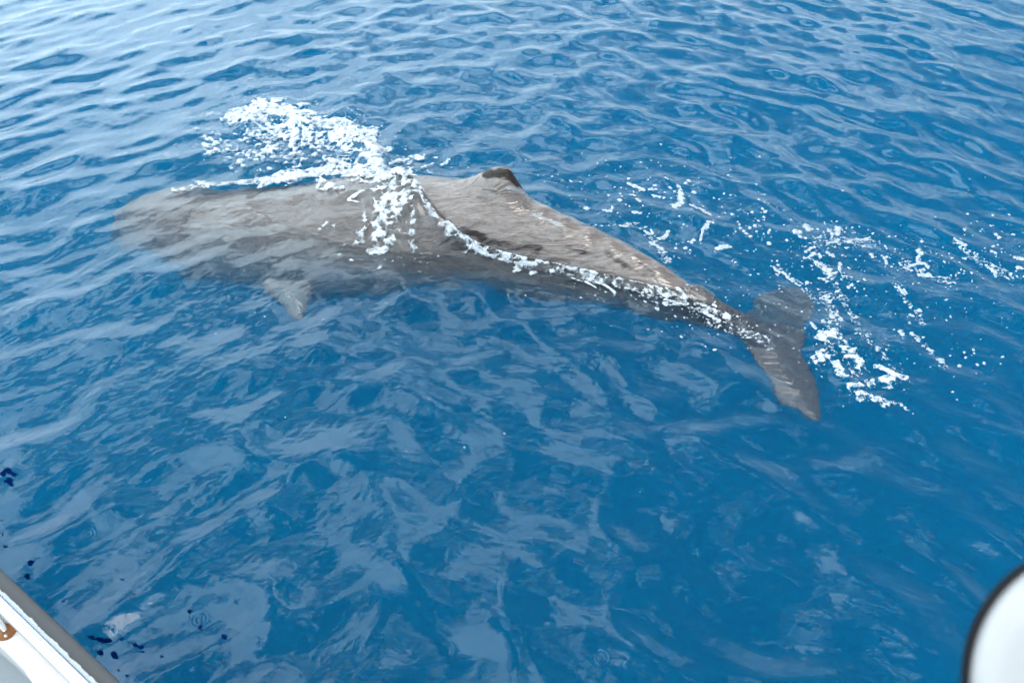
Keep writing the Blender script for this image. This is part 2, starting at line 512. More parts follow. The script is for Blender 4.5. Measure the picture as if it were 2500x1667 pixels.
def build_whale():
    V = whale_loft()
    n, k = V.shape[:2]
    vs = V.reshape(-1, 3).tolist()
    fs = [tuple(q) for q in grid_faces(n, k, True)]
    fs.append(tuple(range(k))[::-1])
    fs.append(tuple((n - 1) * k + i for i in range(k)))
    fz = lambda a, b: -0.64 - 0.10 * abs(b - 830) / 200 - (0.42 * max(0, 800 - b) / 100)
    pz = lambda a, b: -0.95 - 0.45 * (b - 660) / 130
    for poly, zf, th in ((FLUKE, fz, 0.075), (FLIPPER, pz, 0.09)):
        v2, f2 = inflate(poly, zf, th)
        o = len(vs)
        vs += v2.tolist()
        fs += [tuple(i + o for i in q) for q in f2]
    me = bpy.data.meshes.new('tmp')
    me.from_pydata(vs, [], fs)
    bm = bmesh.new()
    bm.from_mesh(me)
    bmesh.ops.recalc_face_normals(bm, faces=bm.faces)
    bm.to_mesh(me)
    bm.free()
    o = bpy.data.objects.new('tmp', me)
    COL.objects.link(o)
    md = o.modifiers.new('r', 'REMESH')
    md.mode, md.voxel_size = 'VOXEL', 0.024
    md.use_smooth_shade = True
    sm = o.modifiers.new('s', 'SMOOTH')
    sm.factor, sm.iterations = 0.5, 4
    dg = bpy.context.evaluated_depsgraph_get()
    ev = bpy.data.meshes.new_from_object(o.evaluated_get(dg))
    bpy.data.objects.remove(o)
    N = len(ev.vertices)
    co = np.empty(N * 3, np.float32)
    ev.vertices.foreach_get('co', co)
    co = co.reshape(-1, 3)
    nr = np.empty(N * 3, np.float32)
    ev.vertices.foreach_get('normal', nr)
    nr = nr.reshape(-1, 3)
    # wrinkled hide: shallow folds along the flank behind the head
    a = math.radians(-20)
    u = co[:, 0] * math.cos(a) + co[:, 1] * math.sin(a)
    v = -co[:, 0] * math.sin(a) + co[:, 1] * math.cos(a) + co[:, 2] * 0.9
    wr = fbm(u * 1.1, v * 4.5, 4, 5) - 0.5
    lum = fbm(co[:, 0] * 1.2, co[:, 1] * 1.2 + co[:, 2] * 1.5, 3, 9) - 0.5
    hx, _ = pix(co[:, 0], co[:, 1], co[:, 2])
    amt = smooth(500, 900, hx) * (1 - smooth(1750, 1850, hx))
    co = co + nr * ((wr * 0.022 * amt + lum * 0.05 * smooth(330, 600, hx) * (1 - smooth(1650, 1800, hx)))[:, None])
    ev.vertices.foreach_set('co', co.astype(np.float32).ravel())
    ev.update()
    ev.name = 'sperm_whale'
    # colour areas of the hide by place; dark ones paint in reflected dark water
    px, py = pix(co[:, 0], co[:, 1], co[:, 2])
    up = co[:, 2] > -0.15
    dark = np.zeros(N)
    for pts, wd, am in DARK_REFL:
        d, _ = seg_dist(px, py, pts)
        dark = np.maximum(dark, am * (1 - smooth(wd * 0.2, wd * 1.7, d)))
    pale = np.zeros(N)
    for pts, wd, am in PALES:
        d, _ = seg_dist(px, py, pts)
        pale = np.maximum(pale, am * (1 - smooth(wd * 0.4, wd * 1.3, d)))
    qx, qy = pix(co[:, 0], co[:, 1], co[:, 2] * 0.72)
    flip = smooth(-6, 6, poly_sd(qx, qy, FLIPPER)) * smooth(-0.75, -1.0, co[:, 2]) * smooth(668, 735, qy) * 0.9
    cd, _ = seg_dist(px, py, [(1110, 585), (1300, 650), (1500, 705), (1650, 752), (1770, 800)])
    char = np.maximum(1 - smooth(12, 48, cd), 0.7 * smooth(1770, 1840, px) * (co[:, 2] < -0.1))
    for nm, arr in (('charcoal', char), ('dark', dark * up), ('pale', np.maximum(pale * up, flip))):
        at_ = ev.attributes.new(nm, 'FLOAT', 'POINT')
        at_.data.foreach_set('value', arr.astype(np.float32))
    for p in ev.polygons:
        p.use_smooth = True
    ev.materials.clear()
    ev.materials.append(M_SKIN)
    ob = bpy.data.objects.new('whale', ev)
    COL.objects.link(ob)
    ob['label'] = 'grey brown sperm whale swimming at the surface with its back and dorsal hump above water'
    ob['category'] = 'whale'
    return ob


DARK_REFL = [([(1190, 424), (1235, 424), (1275, 446)], 17, 1.15),  # dark reflections on hump face and flank, painted into the hide
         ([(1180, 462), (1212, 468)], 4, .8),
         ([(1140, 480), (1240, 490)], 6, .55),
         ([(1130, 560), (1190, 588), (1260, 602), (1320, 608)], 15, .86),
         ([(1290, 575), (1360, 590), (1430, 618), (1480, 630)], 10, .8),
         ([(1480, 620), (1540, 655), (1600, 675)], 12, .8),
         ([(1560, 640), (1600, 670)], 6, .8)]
PALES = [([(1240, 458), (1285, 470)], 9, .9), ([(1290, 478), (1360, 512), (1420, 540)], 12, .7),
         ([(1305, 525), (1340, 538), (1370, 550)], 6, 1.0)]

whale = build_whale()
wv = np.empty(len(whale.data.vertices) * 3, np.float32)
whale.data.vertices.foreach_get('co', wv)
wv = wv.reshape(-1, 3)

# height map of the whale's upper side
HX0, HX1, HY0, HY1, HS = -6.6, 4.8, 4.6, 12.2, 0.03
nxh, nyh = int((HX1 - HX0) / HS), int((HY1 - HY0) / HS)
HZ = np.full((nyh, nxh), -3.0)
ii = np.clip(((wv[:, 0] - HX0) / HS).astype(int), 0, nxh - 1)
jj = np.clip(((wv[:, 1] - HY0) / HS).astype(int), 0, nyh - 1)
np.maximum.at(HZ, (jj, ii), wv[:, 2])


def blur(a, n):
    for _ in range(n):
        b = a.copy()
        b[1:-1, 1:-1] = (a[1:-1, 1:-1] * 4 + a[:-2, 1:-1] + a[2:, 1:-1] + a[1:-1, :-2] + a[1:-1, 2:]) / 8
        a = b
    return a


def dilate(a):
    b = a.copy()
    b[1:-1, 1:-1] = np.maximum.reduce([a[1:-1, 1:-1], a[:-2, 1:-1], a[2:, 1:-1], a[1:-1, :-2], a[1:-1, 2:]])
    return b


hole = HZ < -2.5
HZ = np.where(hole, dilate(HZ), HZ)
HZ = blur(HZ, 6)


def bilin(A, fx, fy):
    ix, iy = np.floor(fx).astype(int), np.floor(fy).astype(int)
    tx, ty = fx - ix, fy - iy
    ix = np.clip(ix, 0, A.shape[1] - 2)
    iy = np.clip(iy, 0, A.shape[0] - 2)
    return (A[iy, ix] * (1 - tx) + A[iy, ix + 1] * tx) * (1 - ty) + (A[iy + 1, ix] * (1 - tx) + A[iy + 1, ix + 1] * tx) * ty


def whale_z(x, y):
    ok = (x > HX0 + .1) & (x < HX1 - .1) & (y > HY0 + .1) & (y < HY1 - .1)
    fx = np.clip((x - HX0) / HS - .5, 0, nxh - 2)
    fy = np.clip((y - HY0) / HS - .5, 0, nyh - 2)
    return np.where(ok, bilin(HZ, fx, fy), -3.0)


# ------------------------------------------------------------------ sea surface
def ocean_tile(N, L, lam_peak, lam_lo, lam_hi, slope, power, spread, seed, chop):
    g = np.random.default_rng(seed)
    k1 = np.fft.fftfreq(N, L / N) * 2 * np.pi
    kx, ky = np.meshgrid(k1, k1)
    k = np.hypot(kx, ky)
    k[0, 0] = 1
    kp = 2 * np.pi / lam_peak
    S = k**(-power) * np.exp(-1.25 * (kp / k)**2)
    S *= (k > 2 * np.pi / lam_hi) * np.exp(-(k * lam_lo / (2 * np.pi))**4)
    dirf = np.abs(ky / k)**spread * 0.9 + 0.1
    A = np.sqrt(S * dirf) * (g.normal(size=(N, N)) + 1j * g.normal(size=(N, N)))
    A[0, 0] = 0
    h = np.fft.ifft2(A).real
    Hf = np.fft.fft2(h)
    sx, sy = np.fft.ifft2(1j * kx * Hf).real, np.fft.ifft2(1j * ky * Hf).real
    f = slope / math.sqrt((sx**2 + sy**2).mean())
    Hf *= f
    dx = np.fft.ifft2(1j * kx / k * Hf).real * chop
    dy = np.fft.ifft2(1j * ky / k * Hf).real * chop
    return [np.fft.ifft2(Hf).real, dx, dy], L, N


T1 = ocean_tile(768, 26.0, 2.4, 0.52, 9.0, 0.122, 3.25, 0.6, 3, 0.75)
T2 = ocean_tile(768, 9.1, 0.55, 0.06, 1.2, 0.062, 3.2, 1.0, 8, 0.8)


def tile(T, u, v, comps=(0, 1, 2)):
    A, L, N = T
    fx, fy = (u / L * N) % N, (v / L * N) % N
    ix, iy = fx.astype(int), fy.astype(int)
    tx, ty = fx - ix, fy - iy
    tx, ty = tx, ty
    ix %= N
    iy %= N
    jx, jy = (ix + 1) % N, (iy + 1) % N
    return [(a[iy, ix] * (1 - tx) + a[iy, jx] * tx) * (1 - ty) + (a[jy, ix] * (1 - tx) + a[jy, jx] * tx) * ty for a in (A[c] for c in comps)]


EXPOSED = [(905, 436), (960, 428), (1050, 424), (1170, 420), (1230, 395), (1300, 450), (1400, 500), (1550, 590), (1640, 650),
           (1705, 690), (1640, 706), (1560, 690), (1420, 655), (1330, 638), (1250, 618), (1180, 597), (1130, 565),
           (1085, 530), (1050, 495), (1025, 462), (985, 440)]
DRAPE = [(400, 455), (560, 440), (720, 428), (905, 428), (985, 440), (1025, 462), (1050, 495), (1085, 530), (1130, 565),
         (1180, 597), (1250, 618), (1330, 638), (1420, 655), (1560, 690), (1640, 706), (1705, 690), (1760, 735), (1700, 760), (1600, 745), (1500, 725),
         (1350, 690), (1200, 670), (1000, 650), (800, 620), (600, 600), (420, 560)]
# raised water: polyline in pixels at its own height, half width (m), height (m)
SWELLS = [([(560, 292), (640, 268), (700, 270), (790, 298), (870, 325), (915, 360), (938, 415)], 0.26, 0.20, 0.24),
          ([(420, 470), (560, 452), (700, 440), (800, 428), (930, 425)], 0.05, 0.13, 0.08),
          ([(2010, 830), (2060, 880), (2110, 950)], 0.05, 0.30, 0.07)]
SWELLS_W = [([tuple(at(px, py, z)[:2]) for px, py in pts], wd, h) for pts, z, wd, h in SWELLS]
MOUND = [tuple(at(px, py, .5)[:2]) for px, py in [(975, 452), (1000, 480), (1015, 520)]]


def water_disp(X, Y):
    r = np.hypot(X, Y)
    fade = 1 - smooth(60, 220, r)
    Vw = Y + 0.045 * np.where(np.abs(X) < 14, X * X, 28 * np.abs(X) - 196)
    z1, ax, ay = tile(T1, X + 3.0, Vw + 5.0)
    z4, ex, ey = tile(T1, X * 0.80 - Y * 0.60 + 11.0, Vw * 0.80 + X * 0.60 - 4.0)
    z2, bx, by = tile(T2, X * 0.94 + Y * 0.34, Vw * 0.94 - X * 0.34)
    z3, cx, cyy = tile(T2, (X * 0.6 - Y * 0.8) * 0.43, (Y * 0.6 + X * 0.8) * 0.43)
    gust = 0.55 + 0.9 * fbm(X * 0.28 + 4, Y * 0.28, 3, 21)
    f2 = (1 - smooth(30, 70, r)) * gust
    g1 = fade * (0.72 + 0.55 * fbm(X * 0.16, Y * 0.16 + 7, 2, 61))
    far_ = 1 + 0.25 * (1 - smooth(5, 9, r)) - 0.28 * smooth(11, 22, r)
    g1, f2 = g1 * far_, f2 * far_ * (1 - 0.6 * (1 - smooth(6, 11, r)))
    dz = z1 * g1 + z4 * g1 * 0.8 + z2 * f2 + z3 * f2 * 0.9
    dx = ax * g1 + ex * g1 * 0.6 + bx * f2 + cx * f2 * 0.8
    dy = ay * g1 + ey * g1 * 0.6 + by * f2 + cyy * f2 * 0.8
    x, y = X + dx, Y + dy
    near = (r < 16) & (r > 4)
    if near.any():
        xs, ys, zs = x[near], y[near], dz[near]
        hz = whale_z(xs, ys)
        calm = smooth(-0.9, 0.0, hz)
        zs = zs * (1 - 0.3 * calm)
        for pts, wd, h in SWELLS_W:
            d, al = seg_dist(xs, ys, pts)
            zs = zs + h * np.exp(-(d / wd)**2) * np.clip(np.minimum(al, 1 - al) * 6 + 0.25, 0, 1) * (0.75 + 0.5 * vnoise(xs * 2.2, ys * 2.2, 31))
        p1, p2 = pix(xs, ys, np.maximum(hz, -0.2))
        md, _ = seg_dist(xs, ys, MOUND)
        mound = 0.21 * np.exp(-(md / 0.30)**2)
        sd = poly_sd(p1, p2, EXPOSED)
        dr = smooth(-35, 12, poly_sd(p1, p2, DRAPE))
        t = np.clip(-sd * 0.004 + 0.01, -0.2, 0.085) + mound * (sd < 0) + 0.03 * (fbm(xs * 3, ys * 3, 3, 40) - .5) * (sd < 0)
        lift = np.maximum(hz + t - zs, 0) * dr * (sd < 25)
        zs = zs + lift
        zs = np.where((sd > 4) & (hz > -0.12), np.minimum(zs, hz - 0.03 - 0.004 * np.minimum(sd, 30)), zs)
        dz = dz.copy()
        dz[near] = zs
    return dx, dy, dz


def water_point(X, Y):
    dx, dy, dz = water_disp(X, Y)
    return X + dx, Y + dy, dz


# polar grid: rows at even steps of the view angle, columns even in azimuth inside the view
th = np.radians(np.linspace(68, 13.2, 880))
rows = np.r_[[0.5, 1.2, 1.9], CAM_H / np.tan(th), np.geomspace(26.2, 2500, 46)]
azf = np.radians(np.linspace(-46, 46, 1080))
azc = np.radians(np.linspace(46, 314, 140)[1:-1])
az = np.r_[azf, azc]
R_, A_ = np.meshgrid(rows, az, indexing='ij')
X0, Y0 = R_ * np.sin(A_), R_ * np.cos(A_)
wx, wy, wz = water_point(X0.ravel(), Y0.ravel())
nr_, nc_ = X0.shape
wverts = np.c_[wx, wy, wz]
nb = len(wverts)
BOT = -24.0
ring_b = np.c_[wverts[-nc_:, :2], np.full(nc_, BOT)]
extra = np.r_[ring_b, [[0, 0, wz[:nc_].mean()]], [[0, 0, BOT]]]
wverts = np.r_[wverts, extra]
fq = grid_faces(nr_, nc_, True)[:, ::-1]
c = np.arange(nc_)
c2 = (c + 1) % nc_
skirt = np.stack([nb - nc_ + c2, nb - nc_ + c, nb + c, nb + c2], -1)[:, ::-1]
capt = np.stack([np.full(nc_, nb + nc_), c, c2], -1)[:, ::-1]
capb = np.stack([np.full(nc_, nb + nc_ + 1), nb + c, nb + c2], -1)
water = mesh_np('sea_water', wverts, [fq, skirt, capt, capb], M_WATER)
bmw = bmesh.new()
bmw.from_mesh(water.data)
if sum(f.normal.z * f.calc_area() for f in list(bmw.faces)[:2000]) < 0:
    bmesh.ops.reverse_faces(bmw, faces=bmw.faces)
    bmw.to_mesh(water.data)
bmw.free()
water['kind'] = 'structure'

bm = bmesh.new()
bmesh.ops.create_grid(bm, x_segments=2, y_segments=2, size=2400)
for v_ in bm.verts:
    v_.co.z = BOT + 0.5
sf = bm_obj('deep_backing', bm, M_DEEP)  # unseen blue plane, added to help the upwelling colour of the water
sf['kind'] = 'structure'

# ------------------------------------------------------------------ foam
# strokes: pixel polyline, half width in pixels, density
FOAM_CREST = [([(520, 372), (620, 372), (740, 375), (860, 365)], 55, .27), ([(610, 310), (700, 345), (800, 350)], 34, .40), ([(790, 390), (870, 385), (915, 400)], 34, .38),
              ([(560, 292), (600, 277), (640, 262), (690, 268), (735, 286)], 23, .92),
              ([(690, 275), (760, 292), (830, 312), (880, 325)], 26, .95),
              ([(640, 300), (680, 322), (760, 335), (850, 335)], 24, .82),
              ([(640, 300), (740, 308), (850, 330)], 26, .5),
              ([(850, 318), (895, 338), (918, 370), (925, 405), (935, 430)], 28, .97),
              ([(880, 340), (905, 385)], 34, .5),
              ([(500, 375), (560, 365)], 12, .35), ([(640, 375), (665, 372)], 9, .7), ([(820, 380), (850, 360)], 20, .33),
              ([(925, 400), (950, 412)], 8, .8), ([(950, 405), (985, 393), (1035, 390)], 6, .8), ([(985, 393), (1000, 400)], 9, .7),
              ([(1080, 402), (1090, 398)], 7, .9), ([(1030, 412), (1060, 402)], 4, .7), ([(940, 375), (960, 365)], 5, .6)]
FOAM_BACK = [([(425, 468), (500, 455), (580, 450), (640, 446)], 9, .48),
             ([(640, 448), (700, 432), (760, 424), (830, 420), (900, 425), (940, 428)], 15, .95),
             ([(775, 432), (795, 458), (835, 462)], 15, .62), ([(800, 412), (830, 402), (860, 412)], 9, .8),
             ([(690, 430), (720, 415)], 8, .5)]
FOAM_MOUND = [([(925, 440), (955, 424), (985, 420), (1010, 435), (1024, 462)], 17, .97),
              ([(985, 440), (965, 480), (950, 525)], 48, .84), ([(980, 440), (950, 500), (920, 565)], 70, .42), ([(930, 520), (925, 550)], 26, .45),
              ([(1002, 480), (1010, 540), (1002, 590)], 10, .6), ([(870, 440), (915, 450), (930, 465)], 6, .8),
              ([(850, 490), (880, 470), (940, 462)], 5, .8), ([(850, 492), (875, 495)], 4, .8), ([(780, 560), (800, 545), (818, 555)], 4, .8),
              ([(905, 575), (945, 560), (960, 585)], 7, .45), ([(1040, 505), (1075, 548), (1095, 580)], 9, .62)]
FOAM_LINE = [([(1090, 550), (1130, 590), (1180, 618), (1260, 640)], 17, .29), ([(1260, 632), (1330, 645), (1400, 660), (1480, 680), (1560, 696), (1640, 712)], 17, .29), ([(1150, 600), (1260, 636), (1400, 668), (1540, 700), (1660, 735)], 22, .30),
             ([(1030, 480), (1070, 535), (1110, 570)], 7, .6), ([(1600, 705), (1700, 745), (1790, 780)], 16, .36),
             ([(1095, 548), (1125, 572), (1160, 596)], 6, .8), ([(1112, 566), (1150, 588)], 5, .7), ([(1172, 600), (1225, 618), (1262, 622)], 6, .55), ([(1280, 618), (1330, 626)], 6, .6),
             ([(1140, 596), (1180, 622), (1240, 642), (1300, 645)], 6, .6), ([(1320, 618), (1310, 642)], 8, .75),
             ([(1352, 612), (1362, 640)], 7, .8), ([(1345, 615), (1385, 612)], 6, .6), ([(1385, 655), (1425, 660), (1460, 652)], 11, .66),
             ([(1415, 668), (1440, 672)], 6, .8), ([(1478, 645), (1498, 650)], 6, .8), ([(1500, 660), (1530, 672), (1570, 676)], 5, .8),
             ([(1505, 680), (1550, 688), (1600, 688)], 5, .8), ([(1610, 665), (1622, 690), (1632, 708)], 8, .85), ([(1588, 690), (1620, 688)], 5, .8),
             ([(1462, 692), (1485, 702), (1500, 715)], 6, .9), ([(1430, 690), (1455, 704)], 3, .9), ([(1395, 680), (1420, 688)], 4, .8),
             ([(1572, 700), (1580, 715)], 6, .8), ([(1645, 700), (1665, 715), (1675, 728)], 6, .85), ([(1655, 692), (1690, 700)], 3, .8),
             ([(1720, 765), (1735, 772), (1755, 782)], 8, .85), ([(1740, 745), (1748, 750)], 5, .9)]
FOAM_TAIL = [([(2005, 822), (2035, 812)], 16, .9), ([(2030, 830), (2070, 870), (2090, 900)], 34, .50),
             ([(2012, 865), (2040, 900), (2080, 940)], 26, .50), ([(2060, 880), (2085, 868), (2098, 890)], 10, .8),
             ([(2085, 920), (2110, 950), (2100, 970)], 20, .62), ([(2135, 895), (2160, 905), (2190, 918), (2212, 925)], 9, .9),
             ([(2150, 930), (2168, 920)], 8, .7), ([(2110, 965), (2140, 978), (2160, 984)], 12, .55), ([(2105, 890), (2120, 895)], 9, .5),
             ([(2130, 930), (2170, 945)], 9, .45)]
FLECKS = [([(1536, 450), (1569, 463)], 6), ([(1657, 457), (1662, 472)], 6), ([(1661, 475), (1662, 494), (1648, 505)], 8),
          ([(1684, 500), (1710, 511)], 3), ([(1712, 512), (1734, 526)], 4), ([(1474, 515), (1491, 516), (1495, 507)], 4),
          ([(1432, 510)], 7), ([(1544, 519), (1562, 521)], 4), ([(1730, 544), (1722, 556)], 7), ([(1716, 562), (1710, 587)], 4),
          ([(1752, 609), (1775, 601)], 7), ([(1630, 567), (1625, 578), (1612, 585)], 5), ([(1574, 564), (1584, 574)], 3), ([(1588, 563), (1595, 572)], 3),
          ([(1588, 593), (1605, 602), (1617, 611)], 5), ([(1586, 615), (1606, 621)], 4), ([(1458, 548), (1474, 550)], 3), ([(1515, 553), (1534, 552)], 3),
          ([(1593, 478), (1612, 482)], 3), ([(1584, 463), (1602, 464)], 3), ([(1621, 484)], 4), ([(1558, 489), (1562, 493)], 4), ([(1512, 489)], 5),
          ([(1540, 476), (1550, 479)], 3), ([(1682, 442)], 5), ([(1673, 448)], 4), ([(1534, 437)], 4), ([(1694, 470)], 6), ([(1595, 453), (1600, 454)], 3),
          ([(1636, 459)], 4), ([(1692, 588)], 6), ([(1689, 593)], 4), ([(1673, 606)], 5), ([(1784, 604)], 4), ([(1740, 544)], 4), ([(1650, 608)], 4),
          ([(1942, 566), (1952, 569)], 7), ([(1966, 554), (1972, 558)], 8), ([(2045, 560), (2046, 573)], 7), ([(2031, 570), (2031, 578)], 4),
          ([(1877, 595)], 6), ([(1832, 578)], 5), ([(1815, 565)], 4), ([(1821, 571)], 4), ([(1843, 552)], 5), ([(1868, 518)], 5), ([(1864, 531)], 4),
          ([(1807, 558)], 4), ([(1805, 549)], 4), ([(1830, 557)], 4), ([(1836, 519)], 4), ([(1861, 511)], 4), ([(1880, 563), (1876, 569)], 4), ([(1847, 566)], 4),
          ([(1920, 587)], 4), ([(1954, 579)], 5), ([(1966, 582)], 4), ([(2024, 564)], 6), ([(1997, 582), (2005, 577)], 3), ([(1787, 524)], 4),
          ([(1889, 654), (1894, 660)], 4), ([(1898, 662), (1910, 667)], 3), ([(1912, 665), (1920, 675), (1932, 686)], 4), ([(1942, 692), (1952, 700)], 3), ([(1957, 706), (1962, 712)], 3),
          ([(1968, 615), (1975, 610)], 5), ([(1978, 606), (1988, 605)], 4), ([(1963, 632), (1975, 629)], 3), ([(1980, 626), (1988, 619)], 5), ([(2000, 622), (2002, 628)], 5),
          ([(1991, 641), (2005, 648), (2014, 658)], 4), ([(2014, 660), (2024, 662), (2028, 671)], 8), ([(2019, 617), (2026, 622), (2034, 627)], 4),
          ([(2020, 595), (2030, 593), (2044, 590)], 4), ([(2070, 592), (2078, 592)], 4), ([(2090, 584), (2100, 588), (2119, 583)], 3), ([(2051, 647), (2050, 656)], 5),
          ([(2049, 660), (2056, 674), (2080, 678)], 2), ([(2008, 680), (2016, 687)], 4), ([(2000, 680)], 4), ([(2022, 679)], 4), ([(2030, 682)], 4), ([(1970, 691)], 5), ([(2044, 694)], 4),
          ([(2072, 702), (2078, 698)], 5), ([(2030, 774), (2042, 769)], 8), ([(2052, 780)], 7), ([(2045, 762)], 4), ([(2016, 724), (2018, 732), (2027, 737)], 3), ([(2025, 788)], 5), ([(2010, 785)], 6),
          ([(1980, 790), (1990, 802)], 4), ([(2243, 612), (2247, 619)], 6), ([(2238, 632), (2244, 628)], 5), ([(2243, 641), (2250, 645)], 6), ([(2257, 644), (2266, 654)], 4), ([(2224, 648), (2238, 646)], 4),
          ([(2245, 662), (2255, 658)], 4), ([(2243, 671), (2258, 672), (2271, 673)], 4), ([(2217, 660), (2225, 662)], 3), ([(2126, 622), (2130, 628)], 5), ([(2158, 631), (2164, 628)], 4), ([(2161, 635), (2163, 643)], 4),
          ([(2194, 703), (2202, 716)], 6), ([(2208, 708), (2213, 717)], 4), ([(2210, 738)], 4), ([(2432, 573), (2438, 581)], 6), ([(2330, 584), (2342, 594)], 3), ([(2348, 595), (2356, 599)], 5), ([(2478, 630), (2494, 633)], 5),
          ([(2408, 650), (2420, 659), (2432, 664)], 4), ([(2421, 615), (2429, 618)], 5), ([(2424, 603)], 4), ([(2222, 771), (2228, 772)], 6), ([(2245, 759)], 6), ([(2246, 771)], 4), ([(2198, 810), (2202, 817)], 7),
          ([(2226, 816)], 6), ([(2292, 879), (2300, 881)], 6), ([(2251, 590)], 5), ([(2254, 824)], 4), ([(2265, 853), (2275, 857)], 4), ([(2402, 887)], 5), ([(2386, 891)], 4), ([(2342, 894)], 5), ([(2447, 872)], 4), ([(2357, 874)], 4),
          ([(2221, 790)], 4), ([(2362, 523)], 4), ([(2354, 562)], 4), ([(2470, 573), (2476, 574)], 4), ([(2485, 654), (2495, 655)], 5), ([(2426, 672), (2432, 676)], 4), ([(2110, 684)], 4), ([(2350, 630), (2356, 632)], 4)]
STREAKS = [([(1530, 545), (1570, 560), (1600, 590), (1630, 640)], 9, .42), ([(1450, 552), (1520, 550), (1580, 556)], 6, .42),
           ([(1900, 650), (1940, 690), (1975, 720), (2000, 740)], 7, .42), ([(1960, 600), (2010, 590), (2090, 590), (2130, 600)], 12, .36),
           ([(1990, 640), (2030, 680), (2060, 740), (2090, 790)], 12, .38), ([(2010, 720), (2030, 760), (2040, 800)], 20, .36),
           ([(2200, 640), (2250, 670), (2320, 690)], 12, .40), ([(2180, 690), (2210, 730), (2250, 790)], 10, .36),
           ([(2330, 590), (2380, 630), (2440, 665), (2500, 680)], 14, .38), ([(2090, 800), (2140, 850), (2190, 910)], 12, .33),
           ([(2110, 960), (2200, 990), (2230, 1010)], 8, .4), ([(2230, 820), (2280, 870), (2310, 900)], 8, .34), ([(1700, 760), (1780, 800), (1860, 830)], 18, .30)]
# loose specks: centre, spread, count, size range (pixels)
SPECKS = [(1620, 470, 150, 45, 150, 1.3, 3.4), (1600, 600, 70, 25, 90, 1.2, 3.2), (1830, 560, 80, 45, 80, 1.2, 3.0), (2000, 600, 90, 50, 150, 1.2, 3.6),
          (2060, 660, 110, 60, 150, 1.2, 3.2), (2240, 660, 120, 60, 130, 1.2, 3.4), (2400, 620, 90, 60, 120, 1.2, 3.6), (1850, 790, 120, 50, 100, 1.2, 3.0),
          (2220, 790, 120, 80, 60, 1.2, 3.2), (1560, 690, 120, 30, 160, 1.2, 3.4), (1480, 440, 120, 25, 45, 1.2, 3.0), (930, 590, 70, 40, 45, 1.2, 3.4),
          (1010, 395, 60, 20, 30, 1.4, 3.5), (2350, 880, 120, 60, 30, 1.5, 3.5), (560, 800, 120, 60, 30, 1.2, 2.6), (1000, 1050, 200, 200, 20, 1.2, 3.0),
          (1700, 770, 80, 30, 70, 1.3, 4.0), (2100, 900, 70, 60, 140, 1.0, 2.6), (1000, 520, 60, 60, 90, 1.2, 3.0), (820, 300, 150, 70, 70, 1.0, 2.4), (1900, 100, 300, 80, 30, 1.2, 2.4)]


